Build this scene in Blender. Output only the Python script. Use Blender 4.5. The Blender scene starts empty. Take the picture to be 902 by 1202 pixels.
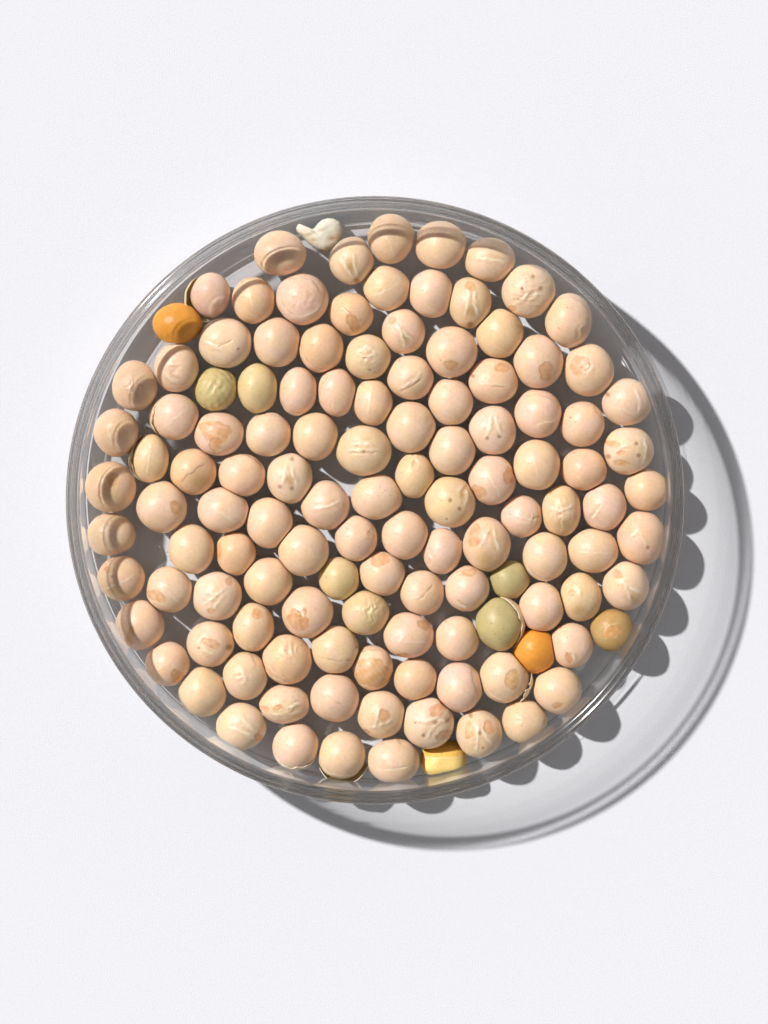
import bpy, bmesh, math, random
import numpy as np
from mathutils import Vector

# ------------------------------------------------------------------ scene, camera, light
# One Blender unit is one centimetre; U is the size of one photo pixel on the table.
scene = bpy.context.scene
scene.unit_settings.system = 'METRIC'
scene.unit_settings.scale_length = 0.01
U = 0.013
CAM_D = 62.0
TILT = math.radians(5.0)
cam = bpy.data.cameras.new('camera')
cam_ob = bpy.data.objects.new('camera', cam)
scene.collection.objects.link(cam_ob)
scene.camera = cam_ob
cam.sensor_fit = 'VERTICAL'
cam.sensor_height = 36.0
cam.lens = 36.0 * CAM_D / (1202 * U)
cam.clip_start = 0.5
cam.clip_end = 2000.0
cam_ob.location = (0.0, CAM_D * math.sin(TILT), CAM_D * math.cos(TILT))
cam_ob.rotation_euler = (-TILT, 0.0, 0.0)

world = bpy.data.worlds.new('World')
scene.world = world
world.use_nodes = True
bg = world.node_tree.nodes['Background']
bg.inputs['Strength'].default_value = 1.0
wnt = world.node_tree                        # plain hazy dome: paler towards the horizon, as haze is
wtc = wnt.nodes.new('ShaderNodeTexCoord')
wsep = wnt.nodes.new('ShaderNodeSeparateXYZ')
wnt.links.new(wtc.outputs['Generated'], wsep.inputs[0])
wmr = wnt.nodes.new('ShaderNodeMapRange')
wmr.interpolation_type = 'SMOOTHSTEP'
wmr.inputs['From Min'].default_value = 0.0
wmr.inputs['From Max'].default_value = 0.65
wnt.links.new(wsep.outputs['Z'], wmr.inputs['Value'])
wramp = wnt.nodes.new('ShaderNodeMix')
wramp.data_type = 'RGBA'
wramp.inputs['A'].default_value = (0.70, 0.70, 0.705, 1)
wramp.inputs['B'].default_value = (0.135, 0.137, 0.141, 1)
wnt.links.new(wmr.outputs['Result'], wramp.inputs['Factor'])
wnt.links.new(wramp.outputs['Result'], bg.inputs['Color'])

SUN_EL = math.radians(45.2)
SUN_AZ = (0.772, -0.6356)
sun = bpy.data.lights.new('sun', 'SUN')
sun_ob = bpy.data.objects.new('sun', sun)
scene.collection.objects.link(sun_ob)
sun.energy = 4.0
sun.color = (1.0, 0.985, 0.97)
sun.angle = math.radians(1.8)
sun.cycles.is_caustics_light = True          # real refracted light through the glass
sun_dir = Vector((SUN_AZ[0] * math.cos(SUN_EL), SUN_AZ[1] * math.cos(SUN_EL), -math.sin(SUN_EL)))
sun_ob.rotation_euler = sun_dir.to_track_quat('-Z', 'Y').to_euler()
sun_ob.location = (-30, 22, 40)

vs = scene.view_settings
vs.view_transform = 'Standard'
vs.look = 'None'
vs.exposure = 0.0
vs.gamma = 1.0
scene.cycles.max_bounces = 40
scene.cycles.transmission_bounces = 40
scene.cycles.glossy_bounces = 24
scene.cycles.diffuse_bounces = 3
scene.cycles.caustics_refractive = True
scene.cycles.caustics_reflective = True
scene.cycles.blur_glossy = 0.4
scene.cycles.sample_clamp_indirect = 4.0

# ------------------------------------------------------------------ helpers
CAM_P = np.array([0.0, CAM_D * math.sin(TILT), CAM_D * math.cos(TILT)])
KX = U / CAM_D
def at(px, py, z):
    """point of height z (units) that lies under photo pixel (px, py)"""
    f = np.array([0, -math.sin(TILT), -math.cos(TILT)])
    up = np.array([0, math.cos(TILT), -math.sin(TILT)])
    v = f + np.array([1.0, 0, 0]) * (px - 451) * KX + up * (601 - py) * KX
    return CAM_P + v * ((z - CAM_P[2]) / v[2])

def lin(r, g, b):
    def c(v):
        v /= 255.0
        return v / 12.92 if v <= 0.04045 else ((v + 0.055) / 1.055) ** 2.4
    return np.array([c(r), c(g), c(b)])

def link_mesh(name, verts, faces, material, smooth=True, colours=None, parent=None):
    me = bpy.data.meshes.new(name)
    me.from_pydata([tuple(v) for v in verts], [], faces)
    me.materials.append(material)
    if smooth:
        me.polygons.foreach_set('use_smooth', np.ones(len(me.polygons), dtype=bool))
    if colours is not None:
        at_ = me.color_attributes.new('tone', 'FLOAT_COLOR', 'POINT')
        c4 = np.ones((len(verts), 4), dtype=np.float32)
        c4[:, :3] = colours
        at_.data.foreach_set('color', c4.ravel())
    me.update()
    ob = bpy.data.objects.new(name, me)
    scene.collection.objects.link(ob)
    ob.cycles.is_caustics_receiver = True
    if parent is not None:
        ob.parent = parent
    return ob

def tag(ob, label=None, category=None, group=None, kind=None):
    if label: ob['label'] = label
    if category: ob['category'] = category
    if group: ob['group'] = group
    if kind: ob['kind'] = kind
    return ob

def new_mat(name):
    m = bpy.data.materials.new(name)
    m.use_nodes = True
    nt = m.node_tree
    return m, nt, nt.nodes['Principled BSDF']

def noise(nt, scale, detail=3.0, rough=0.55):
    tc = nt.nodes.get('coords') or nt.nodes.new('ShaderNodeTexCoord')
    tc.name = 'coords'
    n = nt.nodes.new('ShaderNodeTexNoise')
    n.inputs['Scale'].default_value = scale
    n.inputs['Detail'].default_value = detail
    n.inputs['Roughness'].default_value = rough
    nt.links.new(tc.outputs['Object'], n.inputs['Vector'])
    return n

def ramp(nt, src, p0, c0, p1, c1):
    r = nt.nodes.new('ShaderNodeValToRGB')
    r.color_ramp.elements[0].position = p0
    r.color_ramp.elements[0].color = (*c0, 1)
    r.color_ramp.elements[1].position = p1
    r.color_ramp.elements[1].color = (*c1, 1)
    nt.links.new(src, r.inputs['Fac'])
    return r

def mult(nt, a, b, fac=1.0):
    m = nt.nodes.new('ShaderNodeMix')
    m.data_type = 'RGBA'
    m.blend_type = 'MULTIPLY'
    m.inputs['Factor'].default_value = fac
    nt.links.new(a, m.inputs['A'])
    nt.links.new(b, m.inputs['B'])
    return m.outputs['Result']

# ------------------------------------------------------------------ materials
def table_material():
    m, nt, b = new_mat('white_paper')
    n1 = noise(nt, 26.0, 4.0)
    r1 = ramp(nt, n1.outputs['Fac'], 0.3, (0.803, 0.812, 0.858), 0.7, (0.838, 0.847, 0.893))
    nt.links.new(r1.outputs['Color'], b.inputs['Base Color'])
    b.inputs['Roughness'].default_value = 0.85
    b.inputs['Specular IOR Level'].default_value = 0.15
    n2 = noise(nt, 55.0, 3.0)
    bp = nt.nodes.new('ShaderNodeBump')
    bp.inputs['Strength'].default_value = 1.0
    bp.inputs['Distance'].default_value = 0.006
    nt.links.new(n2.outputs['Fac'], bp.inputs['Height'])
    nt.links.new(bp.outputs['Normal'], b.inputs['Normal'])
    return m

def glass_material(name):
    m = bpy.data.materials.new(name)
    m.use_nodes = True
    nt = m.node_tree
    nt.nodes.clear()
    out = nt.nodes.new('ShaderNodeOutputMaterial')
    g = nt.nodes.new('ShaderNodeBsdfGlass')
    g.inputs['Color'].default_value = (0.992, 0.993, 0.99, 1)
    tc = nt.nodes.new('ShaderNodeTexCoord')     # the lip is ground a little matt, the rest is polished
    sep = nt.nodes.new('ShaderNodeSeparateXYZ')
    nt.links.new(tc.outputs['Object'], sep.inputs[0])
    mr = nt.nodes.new('ShaderNodeMapRange')
    mr.inputs['From Min'].default_value = 74 * U
    mr.inputs['From Max'].default_value = 112 * U
    mr.inputs['To Min'].default_value = 0.0
    mr.inputs['To Max'].default_value = 0.13
    nt.links.new(sep.outputs['Z'], mr.inputs['Value'])
    nt.links.new(mr.outputs['Result'], g.inputs['Roughness'])
    g.inputs['IOR'].default_value = 1.5
    tr = nt.nodes.new('ShaderNodeBsdfTransparent')
    mx = nt.nodes.new('ShaderNodeMixShader')
    mx.inputs['Fac'].default_value = 0.09
    nt.links.new(g.outputs[0], mx.inputs[1])
    nt.links.new(tr.outputs[0], mx.inputs[2])
    nt.links.new(mx.outputs[0], out.inputs['Surface'])
    return m

def pea_material(name, rough=0.42, sss=0.6, bump=0.36):
    m, nt, b = new_mat(name)
    a = nt.nodes.new('ShaderNodeAttribute')
    a.attribute_name = 'tone'
    info = nt.nodes.new('ShaderNodeObjectInfo')
    col = a.outputs['Color']
    n1 = noise(nt, 3.2, 3.0)
    r1 = ramp(nt, n1.outputs['Fac'], 0.32, (0.90, 0.88, 0.84), 0.66, (1.0, 1.0, 1.0))
    col = mult(nt, col, r1.outputs['Color'])
    n2 = noise(nt, 24.0, 3.0, 0.6)
    r2 = ramp(nt, n2.outputs['Fac'], 0.36, (0.90, 0.87, 0.82), 0.56, (1.0, 1.0, 1.0))
    col = mult(nt, col, r2.outputs['Color'], 0.55)
    n3 = noise(nt, 13.0, 1.0)
    r3 = ramp(nt, n3.outputs['Fac'], 0.235, (0.70, 0.60, 0.50), 0.27, (1.0, 1.0, 1.0))
    col = mult(nt, col, r3.outputs['Color'], 0.7)
    nt.links.new(col, b.inputs['Base Color'])
    rr = nt.nodes.new('ShaderNodeMapRange')
    rr.inputs['To Min'].default_value = rough - 0.07
    rr.inputs['To Max'].default_value = rough + 0.10
    nt.links.new(n2.outputs['Fac'], rr.inputs['Value'])
    nt.links.new(rr.outputs['Result'], b.inputs['Roughness'])
    b.inputs['Specular IOR Level'].default_value = 0.45
    b.inputs['Subsurface Weight'].default_value = sss
    b.inputs['Subsurface Radius'].default_value = (1.0, 0.45, 0.2)
    b.inputs['Subsurface Scale'].default_value = 0.11
    n4 = noise(nt, 17.0, 4.0, 0.6)
    bp = nt.nodes.new('ShaderNodeBump')
    bp.inputs['Strength'].default_value = bump
    bp.inputs['Distance'].default_value = 0.012
    nt.links.new(n4.outputs['Fac'], bp.inputs['Height'])
    nt.links.new(bp.outputs['Normal'], b.inputs['Normal'])
    return m

M_TABLE = table_material()
M_GLASS = glass_material('clear_glass')
M_PEA = pea_material('dried_pea_skin')
M_BARE = pea_material('bare_pea_flesh', rough=0.45, sss=0.25, bump=0.5)
M_COAT = pea_material('papery_seed_coat', rough=0.5, sss=0.3, bump=0.2)

# ------------------------------------------------------------------ the table
t = 60.0
n = 12
tv = [(-t + 2 * t * i / n, -t + 2 * t * j / n, 0.0) for j in range(n + 1) for i in range(n + 1)]
tf = [(j * (n + 1) + i, j * (n + 1) + i + 1, (j + 1) * (n + 1) + i + 1, (j + 1) * (n + 1) + i) for j in range(n) for i in range(n)]
table = link_mesh('table_surface', tv, tf, M_TABLE, smooth=False)
tag(table, 'seamless white paper surface under the glass dish', kind='structure')

# ------------------------------------------------------------------ the glass dish
LIFT = 0.4                    # px above the paper
FLOOR = 16.0 + LIFT           # px height of the dish floor
RIM = 122.0
EY = 0.987
DISH = at(440.5, 590.0, RIM * U)
R_IN = 338.0
def arc(cx, cz, r, a0, a1, k):
    return [(cx + r * math.cos(math.radians(a0 + (a1 - a0) * i / k)), cz + r * math.sin(math.radians(a0 + (a1 - a0) * i / k))) for i in range(k + 1)]
prof = [(r, 16.0) for r in (8, 20, 40, 65, 90, 120, 150, 180, 210, 240, 265, 285, 300, 312, 320, 326)]
prof += arc(331, 23, 7, -90, 0, 7)
prof += [(338.2, 32), (338.3, 44), (338.4, 56), (338.4, 68), (338.4, 80), (338.3, 92), (338.1, 101), (338.0, 108)]
prof += arc(343.8, 115.6, 5.8, 180, 95, 10)                 # rounded lip
prof += [(344.3, 121.2), (345.0, 120.3), (345.7, 119.9), (346.4, 119.9), (347.1, 120.3), (347.8, 121.1)]   # stacking groove
prof += arc(348.6, 115.6, 5.6, 85, 5, 10)
prof += [(354.2, 110), (353.9, 102), (353.4, 93), (352.9, 83)]
prof += [(352.4, 72), (352.05, 60), (351.8, 48), (351.6, 37), (351.5, 26), (351.4, 18)]
prof += arc(343.8, 9.5, 7.5, 0, -65, 7)
prof += [(343.4, 1.0), (339, 0.0), (334, 0.0), (330, 0.9), (326, 2.2)]
prof += [(r, 2.6 + 10.0 * (1 - r / 320.0)) for r in (320, 308, 290, 265, 240, 210, 180, 150, 120, 90, 65, 40, 20, 8)]
NS = 360
ang = np.arange(NS) * 2 * math.pi / NS
def turn(name, path, material, parent, tip0=None, tip1=None):
    """sheets of the dish turned round its axis; path is a list of profile runs"""
    v_, f_ = [], []
    for run in path:
        o_ = len(v_)
        for r, z in run:
            v_ += [(r * U * math.cos(a_), r * U * EY * math.sin(a_), (z + LIFT) * U) for a_ in ang]
        for i in range(len(run) - 1):
            a0 = o_ + i * NS; b0 = a0 + NS
            f_ += [(a0 + j, b0 + j, b0 + (j + 1) % NS, a0 + (j + 1) % NS) for j in range(NS)]
        if tip0 is not None and run is path[0]:
            v_.append((0, 0, (tip0 + LIFT) * U)); c_ = len(v_) - 1
            f_ += [(c_, o_ + j, o_ + (j + 1) % NS) for j in range(NS)]
        if tip1 is not None and run is path[-1]:
            v_.append((0, 0, (tip1 + LIFT) * U)); c_ = len(v_) - 1
            l_ = o_ + (len(run) - 1) * NS
            f_ += [(l_ + j, c_, l_ + (j + 1) % NS) for j in range(NS)]
    ob = link_mesh(name, v_, f_, material, parent=parent)
    ob.cycles.is_caustics_caster = True
    ob.cycles.is_caustics_receiver = False
    return ob
dish = bpy.data.objects.new('petri_dish', None)
scene.collection.objects.link(dish)
dish.location = (DISH[0], DISH[1], 0)
i0 = prof.index((326, 16.0)); i3 = prof.index((326, 2.2))
turn('base', [prof[:i0 + 1], prof[i3:]], M_GLASS, dish, 16.0, 12.6)
turn('side_wall', [prof[i0:i3 + 1]], M_GLASS, dish)
tag(dish, 'shallow round clear glass petri dish full of dried peas', 'dish')

# ------------------------------------------------------------------ the peas
COL = {
    'b': lin(244, 212, 181), 'p': lin(244, 211, 184), 'y': lin(242, 211, 174), 't': lin(241, 206, 172),
    'o': lin(212, 193, 140), 'g': lin(200, 185, 132), 'l': lin(230, 205, 160), 'r': lin(240, 168, 68), 'a': lin(243, 206, 170),
    'h': lin(198, 160, 104), 'w': lin(246, 217, 189), 'd': lin(185, 130, 80),
}
C_PATCH = lin(224, 166, 108)
C_SEAM = lin(251, 236, 215)
C_DOT = lin(152, 98, 52)
GROUP = 'dried peas in one layer in the glass dish'
# centre x, y, half width, half height (photo px), tone, marks, label
#  P patch x,y,a,b,deg | S pale seam | R pale ridge | C crease | F fold | K brown dot x,y,r | W wrinkles x,y,r,amp
#  N dent x,y,r,depth | T tint x,y,r,tone | B bumpy skin
PEA_LINES = """
247.6,346.1,23.5,25.6|p||pale pea bursting out of a cream seed coat, upper left above the orange pea
208.3,380.2,28.7,24.3|r|B0.25|bright orange pea beside the upper left rim
265,402.6,31,29.5|w|R-26,-4,-10,4,-2,6;C-8,4,2,-1,11,-5;T2,0,14,y;K16,6,1.8;N0,0,11,1.2|large pale pea with scarred dent, lower right of the upper orange pea
206.9,431.5,26,29|b|N-1,2,13,3.2;W0,0,14,.9;T11,3,8,y;R-10,6,-4,14,6,16|dented shiny beige pea just below the upper left orange pea
328.8,298,30,26.5|p|F20,22,0,26,-16,20,-28,4|smooth pinkish pea at the top, immediately left of the white fragment
413.2,306,26.2,27.7|b|R-15,-4,-7,6,3,20;R2,-9,3,6,8,20;T-2,6,8,h;K6,23,3.5|beige pea with V-shaped ridges, just right below the white fragment
458.7,280,27.2,29.4|t|S-9,-15,-3,0,3,14,5,26|tan pea with a vertical pale seam, topmost in the dish
517.3,287.3,30.2,28.3|b|W-12,-12,8,.5|wide beige pea crossed by the rim shadow, second from right along the top edge
575.6,305,29.8,26|b|R-20,-3,0,-1,20,3|oval beige pea with a horizontal ridge, right end of the shaded top row
620.2,342,31,31.2|w|R-14,-6,-6,-14,-2,-19,3,-8;R-20,16,-4,5,10,2,20,4;K14,-4,2.6;K-8,-4,1.8;K5,-18,2.2;P-19,20,4,4,0;W0,0,22,1.1|large pea with crumpled white ridges and brown specks by the upper right rim
667.8,376.4,28,32|p|F26,0,20,-16,4,-28,-14,-24;W14,12,14,.8;F22,14,26,2,24,-10|wrinkle-edged pale pea touching the upper right wall, below the crumpled speckled one
297.8,352.5,25.6,27.7|t|S-4,-10,0,10|tan pea right of the one bursting its seed coat, upper left
355,351.3,30,30.5|p|F24,0,14,14,-6,20,-22,10,-26,-10;F22,-6,10,-26,-20,-22;W0,0,20,.5|large pale pea with loose rippled skin, below the white fragment
453.7,338.5,27.3,26|y|S-18,10,0,2,16,-7;W-6,0,10,.4|yellowish pea with a diagonal seam below the topmost pea
506.2,344.5,25.5,29|p||smooth tall pale pea, second row from the top, below the wide shaded one
552.3,355.4,25,30|y|R-2,-18,-3,0,-8,16;R4,-16,5,4,10,16;T0,8,9,h;K0,25,3.6;P0,-20,6,5,0|upright oval pea with two ridges ending in a brown foot, upper right
412.3,368.3,26,25|a|C-12,-12,2,0,16,10;P3,10,7,10,-30;S-12,-10,0,1|orange-beige pea with a diagonal crease, below the V-ridged pea
473.7,389.3,25.5,26.6|p|R-10,-12,-5,-4,-1,8,3,20;R-5,-4,5,4,13,12;P-13,-14,4,4,0;T2,6,7,h|pinkish pea with a white Y-shaped ridge, upper centre
587.6,392,27.5,28.5|y|F10,-26,20,-18,26,-6|plain yellowish pea between the upright ridged pea and the one with a square patch
529.8,413.5,29.8,30.3|b|P0,14,8,6,0|smooth pea with one small oval brown patch at its lower edge, upper centre right
632,424.4,29.2,31.6|b|P8.5,9.6,8.5,10.5,25|large smooth pea with a squarish brown patch at lower right
691.5,434.4,29.3,31|b|P-11,-7,12,11,-10;R-9,2,-3,-5,-1,-8;R-4,5,4,-6|pea with a ragged tan patch and small white wrinkle, by the upper right wall
735.9,472.4,28.7,28|b|S-22,2,0,8,16,20;K-23,-10,2.6;R8,-18,15,0,13,12|pea with a slanting seam touching the right wall, second down of the right edge
325,401.5,26.6,29.8|p||smooth tall pea left of the lopsided one, below the rippled-skin pea
377.6,408.3,26,28.7|a|F10,26,-6,24,-22,10,-26,-8|warm beige pea with a flattened left side, below the rippled-skin pea
432.4,418.7,27,27|y|R-13,-6,-6,-11,0,-14,8,-6;R-4,4,2,0,6,-5;W0,0,18,.8;K2,14,1.5|yellowish pea with curly pale wrinkles, left below the Y-ridged pea
481.7,443.2,27,27|p|R-12,12,0,5,8,1,12,-9;C-14,16,2,9,14,0|pale pea with a puckered diagonal fold, below the Y-ridged pea
579.3,447.6,29.6,27.2|b|S-24,1,0,2,22,4;P10,-17,9,5,12;K-24,-7,2.2;C-10,4,14,6|oval pea with a white horizontal seam and brown patch on top, right of centre
632,485.4,27.5,28.7|p|F20,-14,0,-24,-18,-18,-24,-4;F24,-6,18,8,6,6,-6,15|pale pea with a hooked skin wrinkle, below the one with a squarish patch
683.9,498,26.6,27|b|F26,2,22,-8,14,-14,12,-24;K-15,-9,1.3|pea with a crinkled right shoulder, left of the slanting-seam wall pea
737.8,529,29.6,28.2|w|P-10,1,4.5,3,-20;K11,4,2.6;K8,-10,2.4;P-19,-9,7,4,0;P-9,13,8,4,10;K-24,6,3;R18,-18,20,0,16,18;R-14,-4,-4,-9,4,-10;T0,8,12,y|pale pea blotched with brown spots, against the right wall
158.5,453.4,27,29.9|t|R-6,-12,-4,4,2,12;C0,-6,10,-2;W0,0,12,.7;F-20,18,-4,27,14,22|tan pea with a puckered centre beside the left wall, upper left
253.7,456.8,25,26|o|B0.7;W6,4,16,.5|small olive pea with a bumpy skin, upper left
302.2,455.6,24,29.3|l|C-24,6,-19,12,-18,20|smooth olive-beige pea right of the bumpy olive one
350,459.5,22.3,28.8|p|F8,26,-10,24,-22,14|narrow upright pale pea, second right of the bumpy olive pea
395.4,460.4,22.5,28.9|p|F-8,-22,-18,-6,-20,12;S-4,6,-4,20|narrow pea with a flap-like fold on its left, third right of the bumpy olive pea
437.3,472.4,23.7,27.6|b|S0,-22,-4,0,-6,20|small pea with a vertical white seam above the big grooved pea, left of centre
529.5,471.5,26.3,27.6|p||smooth pale pea right below the puckered-fold pea, upper centre
482.5,501,28.9,30.2|b|N22,-10,6,.8|large smooth pea right above the centre, left of two pale smooth ones
578.8,504.9,27.3,29.3|w|R-2,-20,-4,-4,-10,8;R2,-20,5,-4,11,6;K-7,8,2.3;K7,6,2.3;T0,-4,7,y|pale pea with two brown dots like eyes, right of centre
137,507.6,26,28|t|S-4,-14,-6,4,-4,16;W-6,-4,9,.8|tan pea against the left wall, below the puckered one
205.6,488.8,28.3,27.4|p|S-14,14,0,2,16,-12|pinkish pea with a straight diagonal seam, left below the bumpy olive pea
257.3,509.5,29.3,26.2|p|P-3,-4,18,13,0;P-3,11,7,9,0|pinkish pea with a large shield-shaped tan patch, left side
176.6,538,22,28.4|y|S2,-24,0,0,-4,22|narrow upright pea with skin peeling along its left side, near the left wall
315,509.8,27,26|b|F-14,-24,2,-25,14,-22|blocky smooth beige pea right of the shield-patched pea
369.8,512.4,27.2,28.4|b||round smooth beige pea left of the big grooved pea
427.6,528.8,32.4,29.6|y|C-20,1,0,1,20,0;S-22,-2,0,-3,22,-3;R-16,-8,-4,-11,12,-10;W0,-2,16,.5;K0,-1,1.8|large yellowish pea with horizontal grooves, left of centre
530.5,529,27.7,29.5|p||smooth pale pea left of the one with two eye-like dots
486.8,558,23.3,26.5|y|W-2,-20,11,1.2;C0,-19,3,-14,8,-10|small yellowish pea with a pinched top, near the centre
577.3,563.9,27.7,29.4|p|S-6,-12,2,2,12,22;P-15,12,7,9,-35;P20,-6,6,10,-10|pinkish pea with a slanting seam and two brown side patches, right of centre
629.8,545.9,27.7,30|b|S-8,-20,-2,-2,2,16|beige pea with a short steep white seam, right of the one with eye-like dots
685.6,550.7,26.7,25|a|S-8,6,0,14|smooth warm beige pea left of the brown-blotched wall pea
758.8,574.6,25.6,25.4|a|N-16,-14,8,1.2|smooth peach pea farthest right in the dish
129.8,571.7,30,29.8|t|P5,-10.5,7,7,0|large tan pea with a round orange spot against the left wall
226.6,553.7,27,27.2|a|T6,7,17,a;T8,8,16,h;F-16,12,-6,2,6,-6,16,-14|orange-toned pea below the shield-patched pea
190.2,595.3,29.6,30.4|b|P18,-1,6,8,0|large pea with an oval brown spot at its right, lower left of the orange-toned one
284.6,557.9,28,26|b|F24,-8,14,-20,0,-25|smooth pea right of the orange-toned pea, below the blocky one
340.7,561.5,27.6,29.9|w|R-4,-20,-6,-2,-12,12;R3,-16,4,-4,10,8;K3,-24,2.6;K-11,8,2.6;K3,10,2.6;T0,0,7,h|pale pea with forked ridges and three brown dots, left of centre
262.5,599,30,26.8|p|S-14,-6,0,2,16,12;T0,-4,8,y|wide oval pinkish pea with a faint seam, left below the forked-ridge pea
382.7,593.5,29,28.7|b|R-18,2,-6,0,6,-2,18,-8;N10,-16,8,1.2;W16,0,10,.5|pea with a raised lengthwise fold, right below the forked-ridge pea
442.2,583.7,29.4,27|p|K4,-14,.9;K10,-10,.9;K-12,-6,.9;K16,-4,.8;K-14,4,.8;K2,-4,.7;K-4,-12,.7;F0,26,16,20,24,8|pinkish pea peppered with tiny dark specks, just below the big grooved pea
528.5,589,30.4,30.2|y|K0,-4,2.6;K11,6,2.6;P16,-14,3,7,25;R17,-16,21,-8,16,4;R8,-14,14,-20;K-4,18,1.3|large pea with three brown dots in a triangle, just right of centre
612.9,606,24.2,24.8|p|C10,2,16,0,22,-2;S-10,-4,2,0,20,4;S-8,4,10,6;T16,0,6,l;W14,0,8,.9|small pale pea with a greyish pucker on its right, right of centre
659.3,599.3,23.2,29.5|y|R-16,-6,-4,-2,6,-4,14,-9;S0,0,-1,12,0,26;T0,16,12,h;W0,0,18,.8|narrow ribbed yellowish pea between two pale puckered peas, right side
710,595.4,26.6,27.6|p|C-20,14,-12,4,-6,-6;R-16,13,-8,1;W-14,6,8,1.1|pale pea with a wrinkled scar at its lower left, right side
753,631.2,28.7,31.2|t|S-10,-18,0,0,14,28;K6,9,2.4;R-14,-4,-8,-9,-4,-12|tan pea with a star-like seam and one brown dot against the right wall
130.7,627.6,28.7,25.6|b||shaded plain pea against the left wall, below the one with an orange spot
225,644.4,27.3,29.5|b||plain smooth pea bordering the empty triangular gap, lower left
277,649.5,24,25.6|a|P-20,-2,4,8,0|small warm pea with a tan mark at its left edge, below the faint-seamed oval
317,613.7,27.6,30.2|b||large smooth pea below the forked-ridge pea
355.9,646,30,30|b||largest smooth round pea left below the centre, under the lengthwise-fold pea
418.3,631.7,25,26.8|p|C14,-11,20,-6,22,-1;F16,-2,12,-10|smooth pea with a small nick at its right, below the speckled pinkish pea
475.6,628.3,27.3,28.7|b||plain smooth pea left of the narrow one, below the three-dot pea
519.5,646.8,23.3,27|p|R-17,2,-10,9;W-14,4,8,.6|narrow pale pea directly below the large three-dot pea
571.7,638.5,27.8,31.8|b|R2,-22,-3,-9,-12,4;R7,-21,10,-6,15,6;P-14,-11,8,12,20;T0,16,15,h|tall pea with a white wishbone ridge, lower right of centre
640,653.2,26.3,28.8|b|F10,26,-10,24,-22,10|plain pea above and right of the small green pea
696.6,646.8,30.2,26.2|b|S-22,0,0,-1,24,2|wide oval pea with a straight horizontal white seam, right side
735,687.8,27.8,28.9|w|P-11,-16,5,5,0;R-6,-8,0,0,4,16;R-4,-8,8,2,18,6;T7,12,7,h|pale pea with an open V ridge by the right wall, above the brownish olive pea
142.7,678.5,27.8,27.6|t|S-22,12,0,4,20,-8;P-15,-12,4,3,0;K-9,-4,1.3;T-10,12,10,h|half-shaded pea with a slanting seam against the left wall, lower left
199,692.4,27.4,27.7|b|P-14,5,12,6,8;S-10,-12,0,-6;S0,0,14,14|pea with a flat oblong tan patch on its left, just below the empty gap
255,699.8,29,29|w|R-16,8,-2,-2,12,-14;R-4,14,4,2,10,-6;P15,-19,4,4,0;P-6,15,5,3,0;T2,0,8,y|pale pea with crossing pale ridges, right of the oblong-patch pea
315.4,682.7,28.8,28.4|b||plain smooth pea left below the largest round one, lower left of centre
398,679.8,23.8,25.7|l|T6,8,9,o|small olive-tinged pea below and left of the nicked pea
449,673.4,26.6,26|b|P-3,-18,10,8,-15|pea with a tan patch on its top edge, right of the small olive-tinged one
495.6,695.9,26.2,26.6|b|C-6,8,4,-2,14,-13;S-14,2,0,4|pea with a thin straight diagonal scratch, lower centre
549,691.2,26,27.2|p|P2,-21,8,4,0;C-14,10,-5,17,5,20;R-15,13,-6,19,4,22|pale pea with a wrinkle low on its left, left of the small green pea
598.5,680.2,23.5,22.7|g||small smooth green pea, lower right
360.7,718.8,30.2,30.6|b|P-10,9,13,10,35;P-13,-1,6,6,0;P-4,2,4,9,20;R-5,-6,-3,3|large pea with an irregular brown patch at lower left, below the largest round pea
429.5,719,27.8,26|l|W8,-6,13,2.0;T6,-4,13,l;T-14,2,12,p|yellowish pea with a crumpled patch on its right, lower centre
297.8,735.9,24,28.8|b|P5.6,-17.6,7,5,20;F-4,26,-14,18,-22,8|upright pea with a small tan patch near its top right, lower left
337.7,774,29.8,29.2|a|W0,-16,13,2.0;T4,-14,12,y;F6,26,-14,20,-26,8;F2,20,-14,13,-22,4|large warm pea with a crumpled blister on top, lower left of centre
393.4,762.5,27.8,28|b|C-24,6,-8,8,10,12,24,8;K26,-4,2|smooth pea with a curved crease below its middle, right of the blistered one
246.8,756,28,27|w|P2,-4,12,4.5,18;K22.6,2,3.4;R-14,-3,-10,-10,-4,-14;R-8,4,6,9;K-12,2,1.5|pale pea with a long greenish tan scar, lower left
164.4,733.6,28.4,29.7|b|P-10,12,4.5,12,10;T8,4,10,p|half-shaded pea with a reddish brown streak against the lower left wall
196.8,779.5,26.7,26.8|b|P13,12,7,8,-20;S-14,6,8,-8|pea with a rust patch at its lower right by the lower left wall
238,812.7,28,28.9|b||plain smooth pea on the lower left edge, right below the rust-patched one
287.8,793,26.7,28.9|b|R-2,-10,2,2,-3,6;F14,-14,5,-28;W0,0,9,.8|pear-shaped pea with a pinched centre, left of the blistered pea
334,827,30,23.3|w|P-6.4,.3,5,3.5,-20;P-22,3,4.5,3.5,0;W10,0,14,.8;R4,0,12,-1,20,-4;R-14,8,0,9;T0,0,20,y|flattened cream pea with two brown pits, lower left
283,853,29.3,27.6|w|R-14,-2,0,0,12,8,20,14;R0,-16,10,-4,18,4;P21,11,4,5,0|pale pea with two long white ridges meeting at a brown dot, lower left edge
347.3,875.8,27,27.6|p||pale pea with its skin lifting along the bottom, bottom edge left
393,818.8,29.6,28.3|p|C-10,-8,4,2,12,10;S-12,-10,2,-1|smooth pinkish pea with a short diagonal scratch, right of the flattened cream one
438,784,23.7,27|b|P0,4,20,19,0;F16,-18,0,-24,-20,-18|small pea almost covered by an orange bare patch, lower centre
487.8,796.9,24.9,25|a||small plain orange-beige pea right of the mostly bare orange-patched one
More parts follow.
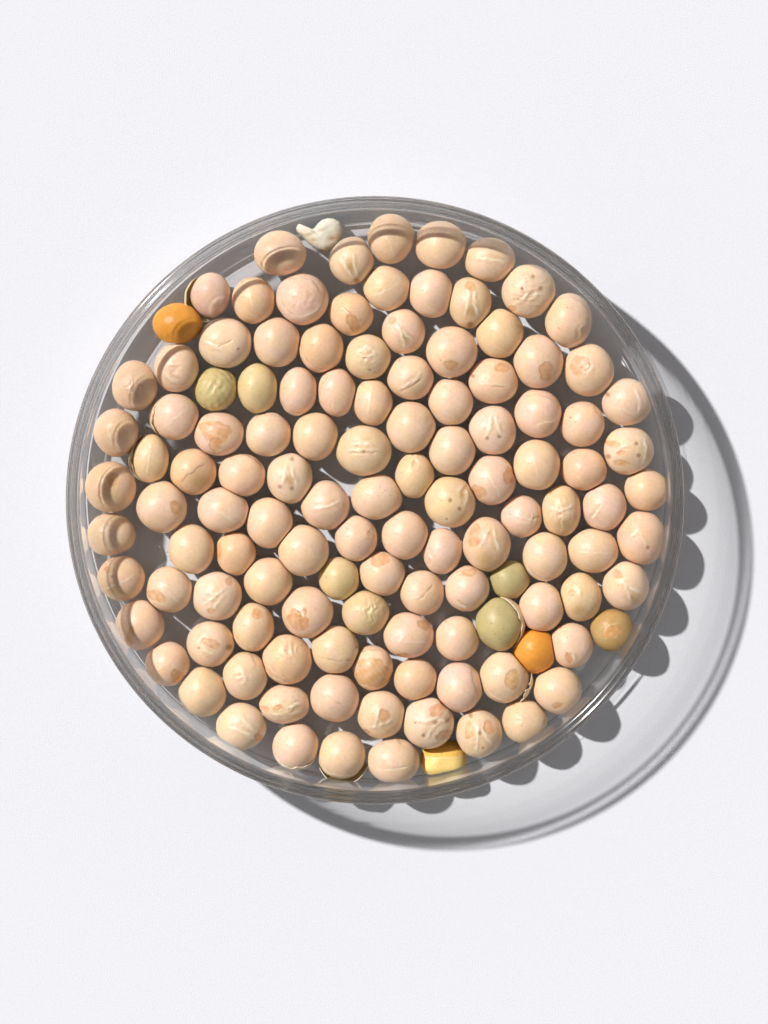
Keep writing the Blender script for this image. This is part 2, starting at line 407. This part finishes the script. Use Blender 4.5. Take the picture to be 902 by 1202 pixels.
447.5,838.5,28.5,28.5|p|R-8,12,-5,2,-2,-10;R-14,14,0,9,8,6,14,2;P-17,20,5,3,30;P4,-2,6,8,0|pale pea with tangled white creases, left of the boldly ridged pea near the bottom
503.2,848.4,30.5,29.9|w|R-19,-10,-12,-6,0,-6,10,-10,16,-15;R-3,18,2,6,8,-1,14,-5;R10,-6,18,-5,25,-8;K8,-4,3.2;K-6,12,2.6;P12,-18,12,6,-10;K22,-6,3.4;P18,12,10,5,-10;K-16,-3,1.5|large pea with bold white branching ridges, directly above the yellow half pea
401.5,886,28.5,28|b|F20,18,6,22,-12,20,-22,12|smooth pea sitting in its split seed coat at the bottom rim
462.2,893.4,31,27.4|p|C-10,6,6,4,18,2;W-2,0,8,.8;S-20,8,0,5,20,2;F10,-20,2,-28|wide pinkish pea with a faint puckered line, left of the yellow half pea
479.5,745.9,29.9,27.4|b|S-18,2,0,4,24,6;P-6,23,10,4,0;P18,-14,8,4,20;S-12,6,-2,-8|wide oval pea with a thin horizontal seam and tan bottom edge, lower centre
536.8,749.5,25.6,26.8|p||smooth plain pea left of the big green pea
586.3,732.7,28,31.5|g|K-6,8,.9;K4,2,.8;K-10,-4,.8;K0,14,.9;K8,10,.8;T0,0,20,o|large dull green pea with a beige strip of skin on its right
636,713,26.5,29.2|p|F24,-4,18,-20|plain pinkish pea right of the small and the large green peas
682,701,24,28.8|y|P-12,-7,4,4,0;K2,12,1;F22,10,10,24;W-2,-8,8,.5;T-4,14,10,h|upright yellowish tan pea below the wide horizontally seamed one, right side
719,739.3,25.9,25.6|h|P-3,0,11,7,-30;F8,-11,-4,-11,-13,0;T-12,4,9,o;W-2,0,10,.6|brownish olive pea with an oval scar by the lower right wall
671,757.3,25.9,26.8|p|P-3.4,12,4,7,-20;K-6,-12,1.1;R-1,6,4,16;S12,-10,14,8|pinkish pea with a small brown eye near its bottom, right of the lower orange pea
628,764,25,27|r|B0.25|bright orange pea wedged between others at the lower right
592,794.9,28.8,30.2|b|P9,0,9,11,-20;F8,26,-8,22,-18,14|pea with an oval brown patch and torn white skin shard, below the lower orange pea
655.4,811,28.8,27.8|b|P-2,14,6,3.5,-20;F20,8,26,4,24,-4|round pea with a small tan mark low down by the lower right wall
539.8,806.8,27.2,29.9|p|F16,24,21,8,14,-10,12,-26;S-4,0,10,6|pale pea with a curved ridge down its right side, lower centre right
615.9,846.6,26.7,26.3|y|W-6,-4,8,.8;F16,16,24,-6;K-8,-2,.9;K-4,2,.9|angular yellowish pea by the lower right rim
562.7,860.7,27,28.7|b|R-2,-16,-2,4,-5,20;R2,-10,8,2,16,10;K-10,-23,2.6;K1,-4,2.6;P-12,-6,6,9,10;P11,-10,6,8,-10;K4,14,1.5|pea with a white inverted-V ridge, right of the yellow half pea
"""

def parse(line):
    geo, tone, marks, label = line.split('|')
    cx, cy, rx, ry = [float(v) for v in geo.split(',')]
    feats = []
    for mk in marks.split(';'):
        if not mk: continue
        code, rest = mk[0], mk[1:].split(',')
        if code == 'T':
            feats.append((code, [float(v) for v in rest[:3]], rest[3]))
        else:
            feats.append((code, [float(v) for v in rest], None))
    return dict(px=cx, py=cy, rx=rx, ry=ry, tone=tone, feats=feats, label=label)

peas = [parse(l) for l in PEA_LINES.strip().split('\n')]

# shared topology of one pea: rings round the upward pole, denser on the upper side
SEG = 112
TH = np.concatenate([np.linspace(0, math.radians(105), 46)[1:], np.linspace(math.radians(105), math.pi, 9)[1:-1]])
NR = len(TH)
PH = np.arange(SEG) * 2 * math.pi / SEG
UNIT = np.zeros((2 + NR * SEG, 3))
UNIT[0] = (0, 0, 1)
UNIT[-1] = (0, 0, -1)
st, ct = np.sin(TH)[:, None], np.cos(TH)[:, None]
UNIT[1:-1, 0] = (st * np.cos(PH)[None]).ravel()
UNIT[1:-1, 1] = (st * np.sin(PH)[None]).ravel()
UNIT[1:-1, 2] = (ct * np.ones(SEG)[None]).ravel()
PF = []
for j in range(SEG):
    j2 = (j + 1) % SEG
    PF.append((0, 1 + j, 1 + j2))
    for i in range(NR - 1):
        a = 1 + i * SEG
        PF.append((a + j, a + SEG + j, a + SEG + j2, a + j2))
    a = 1 + (NR - 1) * SEG
    PF.append((a + j, len(UNIT) - 1, a + j2))

# true radii and positions (in photo px, dish-centred frame is not needed)
for i, p in enumerate(peas):
    r_ = random.Random(100 + i)
    p['rz'] = 0.5 * (p['rx'] + p['ry']) * r_.uniform(0.94, 1.02)
    zc = FLOOR + p['rz']
    mag = 1 - zc * U / CAM_D
    p['rx'] *= mag * 1.004
    p['ry'] *= mag * 1.004
    p['c'] = np.array(at(p['px'], p['py'], zc * U)) / U      # centre in px units

def radius_along(p, n):
    return 1.0 / math.sqrt((n[0] / p['rx']) ** 2 + (n[1] / p['ry']) ** 2 + (n[2] / p['rz']) ** 2)

def sm(a, b, x):
    t_ = np.clip((x - a) / (b - a), 0, 1)
    return t_ * t_ * (3 - 2 * t_)

def poly_dist(x, y, pts):
    """distance, side and normalised run along a polyline (smoothed)"""
    P_ = np.array(pts).reshape(-1, 2) * np.array([1, -1])
    if len(P_) > 2:                                  # round the corners
        for _ in range(2):
            Q = [P_[0]]
            for a, b in zip(P_[:-1], P_[1:]):
                Q += [a * 0.75 + b * 0.25, a * 0.25 + b * 0.75]
            Q.append(P_[-1]); P_ = np.array(Q)
    best = np.full(x.shape, 1e9); side = np.zeros_like(x); run = np.zeros_like(x)
    L = np.concatenate([[0], np.cumsum(np.hypot(*(P_[1:] - P_[:-1]).T))])
    for k in range(len(P_) - 1):
        a, b = P_[k], P_[k + 1]
        d = b - a; l2 = max(d @ d, 1e-6)
        t_ = np.clip(((x - a[0]) * d[0] + (y - a[1]) * d[1]) / l2, 0, 1)
        qx, qy = x - (a[0] + t_ * d[0]), y - (a[1] + t_ * d[1])
        dist = np.hypot(qx, qy)
        m_ = dist < best
        best = np.where(m_, dist, best)
        side = np.where(m_, np.sign(d[0] * qy - d[1] * qx), side)
        run = np.where(m_, (L[k] + t_ * (L[k + 1] - L[k])) / L[-1], run)
    return best, side, run

def waves(x, y, rnd, wl, count=7):
    f = np.zeros_like(x)
    for _ in range(count):
        a = rnd.uniform(0, 2 * math.pi); w_ = rnd.uniform(*wl)
        f += np.sin((x * math.cos(a) + y * math.sin(a)) * 2 * math.pi / w_ + rnd.uniform(0, 6.28))
    return f / count ** 0.5

def lerp(c, tgt, m_):
    return c * (1 - m_[:, None]) + tgt[None] * m_[:, None]

COATED = ('bursting out', 'split seed coat at the bottom', 'torn white skin shard', 'large dull green', 'narrow upright pea with skin peeling', 'straight diagonal seam, left', 'skin lifting along the bottom')

def build_pea(i, p):
    rnd = random.Random(1000 + i)
    N_ = UNIT
    # slightly irregular body
    k = np.ones(len(N_))
    for _ in range(7):
        d = np.array([rnd.gauss(0, 1) for _ in range(3)]); d /= np.linalg.norm(d)
        k += rnd.uniform(0.004, 0.013) * np.cos(rnd.uniform(1.6, 3.6) * (N_ @ d) * 1.4 + rnd.uniform(0, 6.28))
    for _ in range(rnd.randint(2, 5)):                           # shallow dimples and flats
        d = np.array([rnd.gauss(0, 1), rnd.gauss(0, 1), abs(rnd.gauss(0, 0.7))]); d /= np.linalg.norm(d)
        k -= rnd.uniform(0.006, 0.022) * np.exp(-(1 - N_ @ d) / rnd.uniform(0.03, 0.14))
    V = N_ * np.array([p['rx'], p['ry'], p['rz']]) * k[:, None]
    # flattened where it presses against neighbours, wall and floor
    for q in peas:
        if q is p: continue
        dvec = q['c'] - p['c']; d = np.linalg.norm(dvec)
        if d > 70: continue
        nn = dvec / d
        ei, ej = radius_along(p, nn), radius_along(q, nn)
        ov = ei + ej + 0.5 - d
        if ov > -0.8:
            lim = ei - ov / 2
            s = V @ nn
            w_ = 0.9
            s2 = lim - w_ * np.logaddexp(0, (lim - s) / w_)
            V += ((s2 - s) * (s > lim - 6))[:, None] * nn[None]
    wx = (V[:, 0] + p['c'][0] - DISH[0] / U); wy = (V[:, 1] + p['c'][1] - DISH[1] / U) / EY
    rad = np.hypot(wx, wy)
    over = np.where(rad > R_IN - 0.8, (R_IN - 0.8) / np.maximum(rad, 1), 1.0)
    V[:, 0] = wx * over + DISH[0] / U - p['c'][0]
    V[:, 1] = wy * over * EY + DISH[1] / U - p['c'][1]
    V[:, 2] = np.maximum(V[:, 2], -p['rz'] + 0.15)
    # colour with a little individual drift
    base = COL[p['tone']] * np.array([1 + rnd.uniform(-.025, .025), 1 + rnd.uniform(-.02, .02), 1 + rnd.uniform(-.05, .05)])
    C = np.tile(base, (len(N_), 1))
    x, y = V[:, 0].copy(), V[:, 1].copy()
    top = sm(-0.15, 0.12, N_[:, 2])
    disp = np.zeros(len(N_))
    # pale and warm drifts over the whole skin
    big = waves(x, y, rnd, (26, 60), 4)
    C *= (1 + 0.030 * big)[:, None]
    C[:, 2] *= 1 + 0.05 * waves(x, y, rnd, (20, 50), 3)
    for code, v, tn in p['feats']:
        if code == 'T':
            d = np.hypot(x - v[0], y + v[1]) / v[2]
            C = lerp(C, COL[tn], 0.75 * np.exp(-d ** 2 * 1.3) * top)
        elif code == 'B':
            f_ = np.zeros(len(N_))
            for _ in range(14):
                d = np.array([rnd.gauss(0, 1) for _ in range(3)]); d /= np.linalg.norm(d)
                f_ += np.sin((N_ @ d) * 25 * 2 * math.pi / rnd.uniform(6, 11) + rnd.uniform(0, 6.28))
            disp += v[0] * 0.5 * f_ / 14 ** 0.5
        elif code == 'W':
            d = np.hypot(x - v[0], y + v[1]) / v[2]
            wa = 2.5 * waves(x, y, rnd, (12, 24), 4); wb = 2.5 * waves(x, y, rnd, (12, 24), 4)
            g = 1 - np.abs(waves(x + wa, y + wb, rnd, (10, 22), 6)) * 1.4
            m_ = np.exp(-d ** 2 * 1.5) * top
            disp += v[3] * g * m_ * 0.75
            C = lerp(C, COL['y'] * 0.93, np.clip(-g, 0, 1) * m_ * 0.55)
            C = lerp(C, C_SEAM, np.clip(g - 0.5, 0, 1) * m_ * 0.5)
        elif code == 'N':
            d = np.hypot(x - v[0], y + v[1]) / v[2]
            disp -= v[3] * np.exp(-d ** 2 * 1.6) * top
    for code, v, tn in p['feats']:
        if code == 'P':
            a = math.radians(-v[4] if len(v) > 4 else 0)
            dx, dy = x - v[0], y + v[1]
            ux, uy = (dx * math.cos(a) + dy * math.sin(a)) / v[2], (-dx * math.sin(a) + dy * math.cos(a)) / v[3]
            phi = np.arctan2(uy, ux)
            edge = 1 + 0.10 * np.sin(2 * phi + rnd.uniform(0, 6)) + 0.07 * np.sin(3 * phi + rnd.uniform(0, 6)) + 0.05 * np.sin(5 * phi + rnd.uniform(0, 6)) + 0.03 * np.sin(9 * phi + rnd.uniform(0, 6))
            d = np.hypot(ux, uy) / edge
            soft = 0.7 / min(v[2], v[3])
            m_ = (1 - sm(1 - soft, 1 + soft, d)) * top
            rim_ = np.exp(-((d - 1) / (soft * 1.1)) ** 2) * top
            tgt = C_PATCH * np.array([rnd.uniform(0.94, 1.04), rnd.uniform(0.92, 1.05), rnd.uniform(0.85, 1.1)])
            C = lerp(C, tgt, m_ * np.clip(0.58 + 0.16 * waves(x, y, rnd, (5, 14), 5), 0.25, 0.85))
            C = lerp(C, COL['d'], rim_ * 0.22)
            disp -= 0.55 * m_
        elif code == 'K':
            d = np.hypot(x - v[0], y + v[1]) / v[2]
            m_ = np.exp(-d ** 4) * top
            C = lerp(C, C_DOT, m_ * (0.62 if v[2] > 1.2 else 0.5))
            if v[2] > 1.2: disp -= 0.5 * m_
        elif code in 'SRCF':
            wob = 0.5 * waves(x, y, rnd, (7, 14), 3)
            wob2 = 0.5 * waves(x, y, rnd, (7, 14), 3)
            d, side, run = poly_dist(x + wob, y + wob2, v)
            ends = np.clip(np.sin(np.clip(run, 0.02, 0.98) * math.pi) * 2.2, 0, 1)
            vary = np.clip(0.75 + 0.4 * waves(x, y, rnd, (6, 16), 3), 0.15, 1.0) * ends * top
            if code == 'S':
                m_ = np.exp(-(d / 0.95) ** 2) * vary
                C = lerp(C, C_SEAM, m_ * 0.75)
                disp += 0.22 * m_
            elif code == 'R':
                m_ = np.exp(-(d / 1.6) ** 2) * vary
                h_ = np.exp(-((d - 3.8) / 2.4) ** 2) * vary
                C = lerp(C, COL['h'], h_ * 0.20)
                C = lerp(C, C_SEAM, m_ * 0.88)
                disp += 0.5 * m_ - 0.35 * h_
            elif code == 'C':
                m_ = np.exp(-(d / 1.1) ** 2) * vary
                C = lerp(C, COL['d'], m_ * 0.33)
                disp -= 0.8 * m_
            else:
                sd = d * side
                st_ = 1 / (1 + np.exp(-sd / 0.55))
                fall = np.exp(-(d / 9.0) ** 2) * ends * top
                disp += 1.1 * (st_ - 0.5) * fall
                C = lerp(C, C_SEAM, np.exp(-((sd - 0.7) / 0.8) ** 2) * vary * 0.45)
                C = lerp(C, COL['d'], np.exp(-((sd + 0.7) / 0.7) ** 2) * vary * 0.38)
    V = V + N_ * disp[:, None]
    V[:, 2] = np.maximum(V[:, 2], -p['rz'] + 0.15)
    if any(k_ in p['label'] for k_ in COATED):                  # a pea whose skin has come loose: kernel and seed coat
        ob = bpy.data.objects.new('dried_pea', None)
        scene.collection.objects.link(ob)
        kern = link_mesh('kernel', V * U, PF, M_PEA, colours=C, parent=ob)
        kern.location = (0, 0, p['rz'] * U)
        ob.location = (p['c'] - np.array([0, 0, p['rz']])) * U
    else:
        ob = link_mesh('dried_pea', V * U, PF, M_PEA, colours=C)
        ob.location = p['c'] * U
    tag(ob, p['label'], 'pea', GROUP)
    return ob

pea_obs = [build_pea(i, p) for i, p in enumerate(peas)]

# ------------------------------------------------------------------ loose seed coats (parts of their pea)
def find(fragment):
    for p, o in zip(peas, pea_obs):
        if fragment in p['label']: return p, o
    raise KeyError(fragment)

def seed_coat(fragment, off, scale, az0, az1, el0, el1, tone, jag=0.12, label=None):
    """a thin curved flake of skin standing off the pea; off in px, angles in degrees (0 right, 90 up)"""
    p, ob = find(fragment)
    rnd = random.Random(hash_(fragment))
    na, ne = 44, 16
    a = np.radians(np.linspace(az0, az1, na)); s_ = np.linspace(0, 1, na)
    hem = el1 * (np.sin(s_ * math.pi) ** 0.55)
    hem = hem + jag * el1 * sum(np.sin(s_ * f + rnd.uniform(0, 6)) for f in (9, 17, 31)) / 1.8 * np.sin(s_ * math.pi)
    verts = []
    for layer in (0.0, -0.9):
        for i_ in range(na):
            for e_ in range(ne):
                el = math.radians(el0 + (hem[i_] - el0) * e_ / (ne - 1))
                rx = p['rx'] * scale + layer; ry = p['ry'] * scale + layer; rz = p['rz'] * 1.0 + layer
                verts.append((off[0] + rx * math.cos(el) * math.cos(a[i_]), -off[1] + ry * math.cos(el) * math.sin(a[i_]), max(rz * math.sin(el), -p['rz'] + 0.3)))
    n1 = na * ne
    faces = []
    for i_ in range(na - 1):
        for e_ in range(ne - 1):
            q = i_ * ne + e_
            faces.append((q, q + ne, q + ne + 1, q + 1))
            faces.append((n1 + q, n1 + q + 1, n1 + q + ne + 1, n1 + q + ne))
    rim_ = [(i_ * ne, (i_ + 1) * ne) for i_ in range(na - 1)] + [((i_ + 1) * ne + ne - 1, i_ * ne + ne - 1) for i_ in range(na - 1)]
    rim_ += [(e_ + 1, e_) for e_ in range(ne - 1)] + [((na - 1) * ne + e_, (na - 1) * ne + e_ + 1) for e_ in range(ne - 1)]
    for u_, w_ in rim_:
        faces.append((u_, n1 + u_, n1 + w_, w_))
    verts = np.array(verts)
    g = waves(verts[:, 0], verts[:, 1], rnd, (10, 26), 4)
    verts[:, 0] += 0.35 * g; verts[:, 1] += 0.35 * waves(verts[:, 2], verts[:, 0], rnd, (10, 26), 4)
    cols = np.tile(tone, (len(verts), 1))
    c = link_mesh('seed_coat', verts * U, faces, M_COAT, colours=cols, parent=ob)
    c.location = (0, 0, p['rz'] * U)
    if label: c['label'] = label
    return c

def hash_(s):
    return sum((k_ + 1) * ord(ch) for k_, ch in enumerate(s))

CREAM = lin(228, 210, 182)
seed_coat('bursting out', (-6.0, 4.5), 1.06, 112, 284, -50, 26, CREAM, label='split cream seed coat gaping open on the left')
seed_coat('split seed coat at the bottom', (1.5, 6.5), 1.03, 198, 350, -45, 18, CREAM, label='cracked pale seed coat cupping the bottom')
seed_coat('torn white skin shard', (3.5, 2.5), 1.05, -62, 14, -10, 34, CREAM, 0.25, label='torn white shard of skin')
seed_coat('large dull green', (2.0, -0.3), 1.02, -58, 92, -40, 36, COL['b'], label='beige strip of skin on the right')
seed_coat('narrow upright pea with skin peeling', (-3.2, 0), 1.0, 98, 262, -50, 34, COL['l'] * 0.9, label='tan flap of skin along the left')
seed_coat('straight diagonal seam, left', (-2.2, 0.3), 1.0, 112, 232, -50, 34, COL['t'], label='loose edge of skin on the left')
seed_coat('skin lifting along the bottom', (0, 1.6), 1.0, 190, 345, -45, 38, COL['w'], label='lifted pale skin along the bottom')

# ------------------------------------------------------------------ broken pieces
def fragment(name, outline, zt, n_ring, material, colour_fn, label, cat):
    """outline: photo px list round a star-shaped piece; zt(x, y, s) -> height above the dish floor in px"""
    O = np.array(outline, float)
    cx, cy = O[0]
    ring = [a_ + (b_ - a_) * k_ / 8 for a_, b_ in zip(O[1:], np.roll(O[1:], -1, 0)) for k_ in range(8)]
    c0 = np.array(at(cx, cy, (FLOOR + 10) * U)) / U
    loc = [np.array(at(a, b, (FLOOR + 10) * U)) / U - c0 for a, b in ring]
    th = np.array([math.atan2(v[1], v[0]) for v in loc]); rr2 = np.array([math.hypot(v[0], v[1]) for v in loc])
    order = np.argsort(th); th, rr2 = th[order], rr2[order]
    NSEG = 300
    A = np.linspace(-math.pi, math.pi, NSEG, endpoint=False)
    R = np.interp(A, np.concatenate([th - 2 * math.pi, th, th + 2 * math.pi]), np.tile(rr2, 3))
    ker = np.array([.6, 1, 1.4, 1, .6]); ker /= ker.sum()
    R = sum(k_ * np.roll(R, o_) for k_, o_ in zip(ker, (-2, -1, 0, 1, 2)))
    verts = []; S = np.linspace(0, 1, n_ring + 1)[1:]
    prof_s = list(S)
    x = np.concatenate([[0.0]] + [R * s * np.cos(A) for s in prof_s]); y = np.concatenate([[0.0]] + [R * s * np.sin(A) for s in prof_s])
    ss = np.concatenate([[0.0]] + [np.full(NSEG, s) for s in prof_s])
    z, zb = zt(x, y, ss)
    wx = x + c0[0] - DISH[0] / U; wy = (y + c0[1] - DISH[1] / U) / EY      # stays inside the glass wall
    q_ = np.minimum(1.0, 336.8 / np.maximum(np.hypot(wx, wy), 1))
    x = wx * q_ + DISH[0] / U - c0[0]; y = wy * q_ * EY + DISH[1] / U - c0[1]
    topv = np.stack([x, y, z], 1); botv = np.stack([x * 0.985, y * 0.985, zb], 1)
    verts = np.concatenate([topv, botv])
    nb = len(topv)
    faces = []
    for j in range(NSEG):
        j2 = (j + 1) % NSEG
        faces.append((0, 1 + j, 1 + j2)); faces.append((nb, nb + 1 + j2, nb + 1 + j))
        for i_ in range(n_ring - 1):
            a = 1 + i_ * NSEG
            faces.append((a + j, a + NSEG + j, a + NSEG + j2, a + j2))
            faces.append((nb + a + j, nb + a + j2, nb + a + NSEG + j2, nb + a + NSEG + j))
        a = 1 + (n_ring - 1) * NSEG
        faces.append((a + j, nb + a + j, nb + a + j2, a + j2))
    cols = colour_fn(verts[:, 0], verts[:, 1], verts[:, 2], np.concatenate([ss, ss]))
    ob = link_mesh(name, verts * U, faces, material, colours=cols)
    ob.location = (c0[0] * U, c0[1] * U, FLOOR * U)
    tag(ob, label, cat)
    return ob

def cr(u, v, x0, y0):
    return (x0 + u / 9.02, y0 + v / 9.02)
white_outline = [cr(430, 330, 330, 240)] + [cr(u, v, 330, 240) for u, v in [(164, 288), (158, 248), (176, 212), (214, 198), (262, 224), (318, 262), (352, 250), (385, 205), (430, 165), (500, 142), (570, 152), (625, 185), (650, 240), (652, 300), (632, 360), (590, 420), (530, 475), (470, 504), (400, 490), (340, 455), (285, 410), (240, 360), (205, 320)]]
rw = random.Random(77)
def white_z(x, y, s):
    z = 3.0 + 15.0 * np.sqrt(np.clip(1 - s ** 4.5, 0, 1)) * (0.62 + 0.38 * sm(-26, 6, x))
    z += 0.7 * np.abs(waves(x, y, rw, (12, 26), 4)) * (1 - s ** 3) - 2.0 * np.exp(-(((x + 4) / 6) ** 2 + ((y - 4) / 5) ** 2)) - 2.6 * np.exp(-(((x - 12) / 7) ** 2 + ((y + 3) / 4) ** 2))
    return z, np.maximum(0.2, z * 0.12 + 2.2 * s)
def white_c(x, y, z, s):
    c = np.tile(lin(240, 235, 218), (len(x), 1))
    c = lerp(c, lin(190, 140, 78), 0.75 * np.exp(-(((x - 13) / 5.5) ** 2 + ((y + 3.2 - (x - 13) * 0.25) / 2.4) ** 2)))
    c = lerp(c, lin(214, 178, 120), 0.6 * np.exp(-(((x + 10) / 3.2) ** 2 + ((y + 5) / 2.6) ** 2)))
    c = lerp(c, lin(226, 204, 162), 0.5 * np.exp(-(((x + 14) / 8) ** 2 + ((y - 1) / 3) ** 2)))
    return c
fragment('pea_fragment', white_outline, white_z, 18, M_COAT, white_c, 'broken white comma-shaped chip of pea below the top rim', 'pea fragment')

half_outline = [(521.0, 891.0)]
for k_ in range(40):                                             # rounded kidney outline with a shallow nick in its lower edge
    a_ = 2 * math.pi * k_ / 40
    ca_, sa_ = math.cos(a_), math.sin(a_)
    q_ = (abs(ca_) ** 2.4 + abs(sa_) ** 2.4) ** (-1 / 2.4) * (1 - 0.10 * math.exp(-((a_ - 1.25) / 0.28) ** 2))
    half_outline.append((521.0 + 27.5 * q_ * ca_ - 1.5 * sa_, 891.0 + 22.0 * q_ * sa_))
rh = random.Random(9)
def half_z(x, y, s):
    body = np.sqrt(np.clip(1 - s ** (2.3 + 0.8 * (1 - sm(-2, 6, y))), 0, 1))
    up = 6 * np.logaddexp(0, (y - 4.5) / 3.0) / 3.0
    z = 2.5 + 11.0 * (1 - sm(-12, 2, y)) + body * (31.0 - 11.0 * (1 - sm(-14, 2, y)) - 0.8 * up) + 0.5 * np.exp(-((y - 4.5 - 0.02 * x) / 1.3) ** 2) * (1 - s ** 4)
    z -= 1.2 * np.exp(-(((x + 1) / 15) ** 2 + ((y + 6) / 6) ** 2))
    z += 0.22 * waves(x, y, rh, (3, 7), 8) * sm(2, 8, y) * (1 - s ** 4)
    return z, np.maximum(0.2, (2.6 + 10.0 * (1 - sm(-12, 2, y))) * s ** 3 * 0.92)
def half_c(x, y, z, s):
    c = np.tile(lin(252, 220, 140), (len(x), 1))
    c = lerp(c, lin(248, 196, 92), 0.75 * sm(2, 7, y))
    c = lerp(c, lin(250, 200, 96), 0.45 * sm(0.80, 0.90, s) * (1 - sm(0.92, 0.98, s)))
    c = lerp(c, lin(252, 232, 180), 0.6 * np.exp(-((y - 4.5 - 0.02 * x) / 1.0) ** 2))
    c = lerp(c, lin(252, 234, 182), 0.8 * sm(0.94, 1.0, s))
    return c
fragment('half_pea', half_outline, half_z, 26, M_BARE, half_c, 'yellow split half pea leaning at the bottom rim', 'half pea')

# ------------------------------------------------------------------ crumbs and dust on the dish floor
rd = random.Random(31)
base_v = [(1, 0, 0), (-1, 0, 0), (0, 1, 0), (0, -1, 0), (0, 0, 1), (0, 0, -0.6)]
base_f = [(0, 2, 4), (2, 1, 4), (1, 3, 4), (3, 0, 4), (2, 0, 5), (1, 2, 5), (3, 1, 5), (0, 3, 5)]
cv, cf = [], []
spots = [(150, 400, 40), (230, 320, 40), (420, 258, 60), (645, 525, 22), (560, 575, 16), (170, 420, 26), (320, 250, 60), (200, 650, 16), (700, 640, 14), (520, 770, 14), (675, 780, 30), (470, 930, 60), (760, 480, 22)]
for k_ in range(1500):
    if rd.random() < 0.6:
        sx, sy, sr = rd.choice(spots); qx, qy = rd.gauss(sx, sr), rd.gauss(sy, sr)
    else:
        a_ = rd.uniform(0, 6.283); q_ = 325 * math.sqrt(rd.random()); qx, qy = 440 + q_ * math.cos(a_), 588 + q_ * math.sin(a_)
    c = np.array(at(qx, qy, (FLOOR + 0.5) * U)) / U
    if math.hypot(c[0] - DISH[0] / U, (c[1] - DISH[1] / U) / EY) > 328: continue
    if any((c[0] - p['c'][0]) ** 2 + (c[1] - p['c'][1]) ** 2 < 18 ** 2 for p in peas): continue
    sz = abs(rd.gauss(0.16, 0.22)) + 0.12
    o_ = len(cv); ca, sa = math.cos(k_), math.sin(k_)
    for bx_, by_, bz_ in base_v:
        ex = bx_ * sz * rd.uniform(.6, 1.6); ey = by_ * sz * rd.uniform(.6, 1.2)
        cv.append(((c[0] + ex * ca - ey * sa) * U, (c[1] + ex * sa + ey * ca) * U, (FLOOR + 0.6 * sz + 0.05 + bz_ * sz * 0.7) * U))
    cf += [tuple(o_ + q for q in f_) for f_ in base_f]
crumbs = link_mesh('pea_crumbs', cv, cf, M_COAT, smooth=False, colours=np.tile(lin(236, 224, 204), (len(cv), 1)))
tag(crumbs, 'pale dust and tiny crumbs scattered on the dish floor', 'crumbs', kind='stuff')
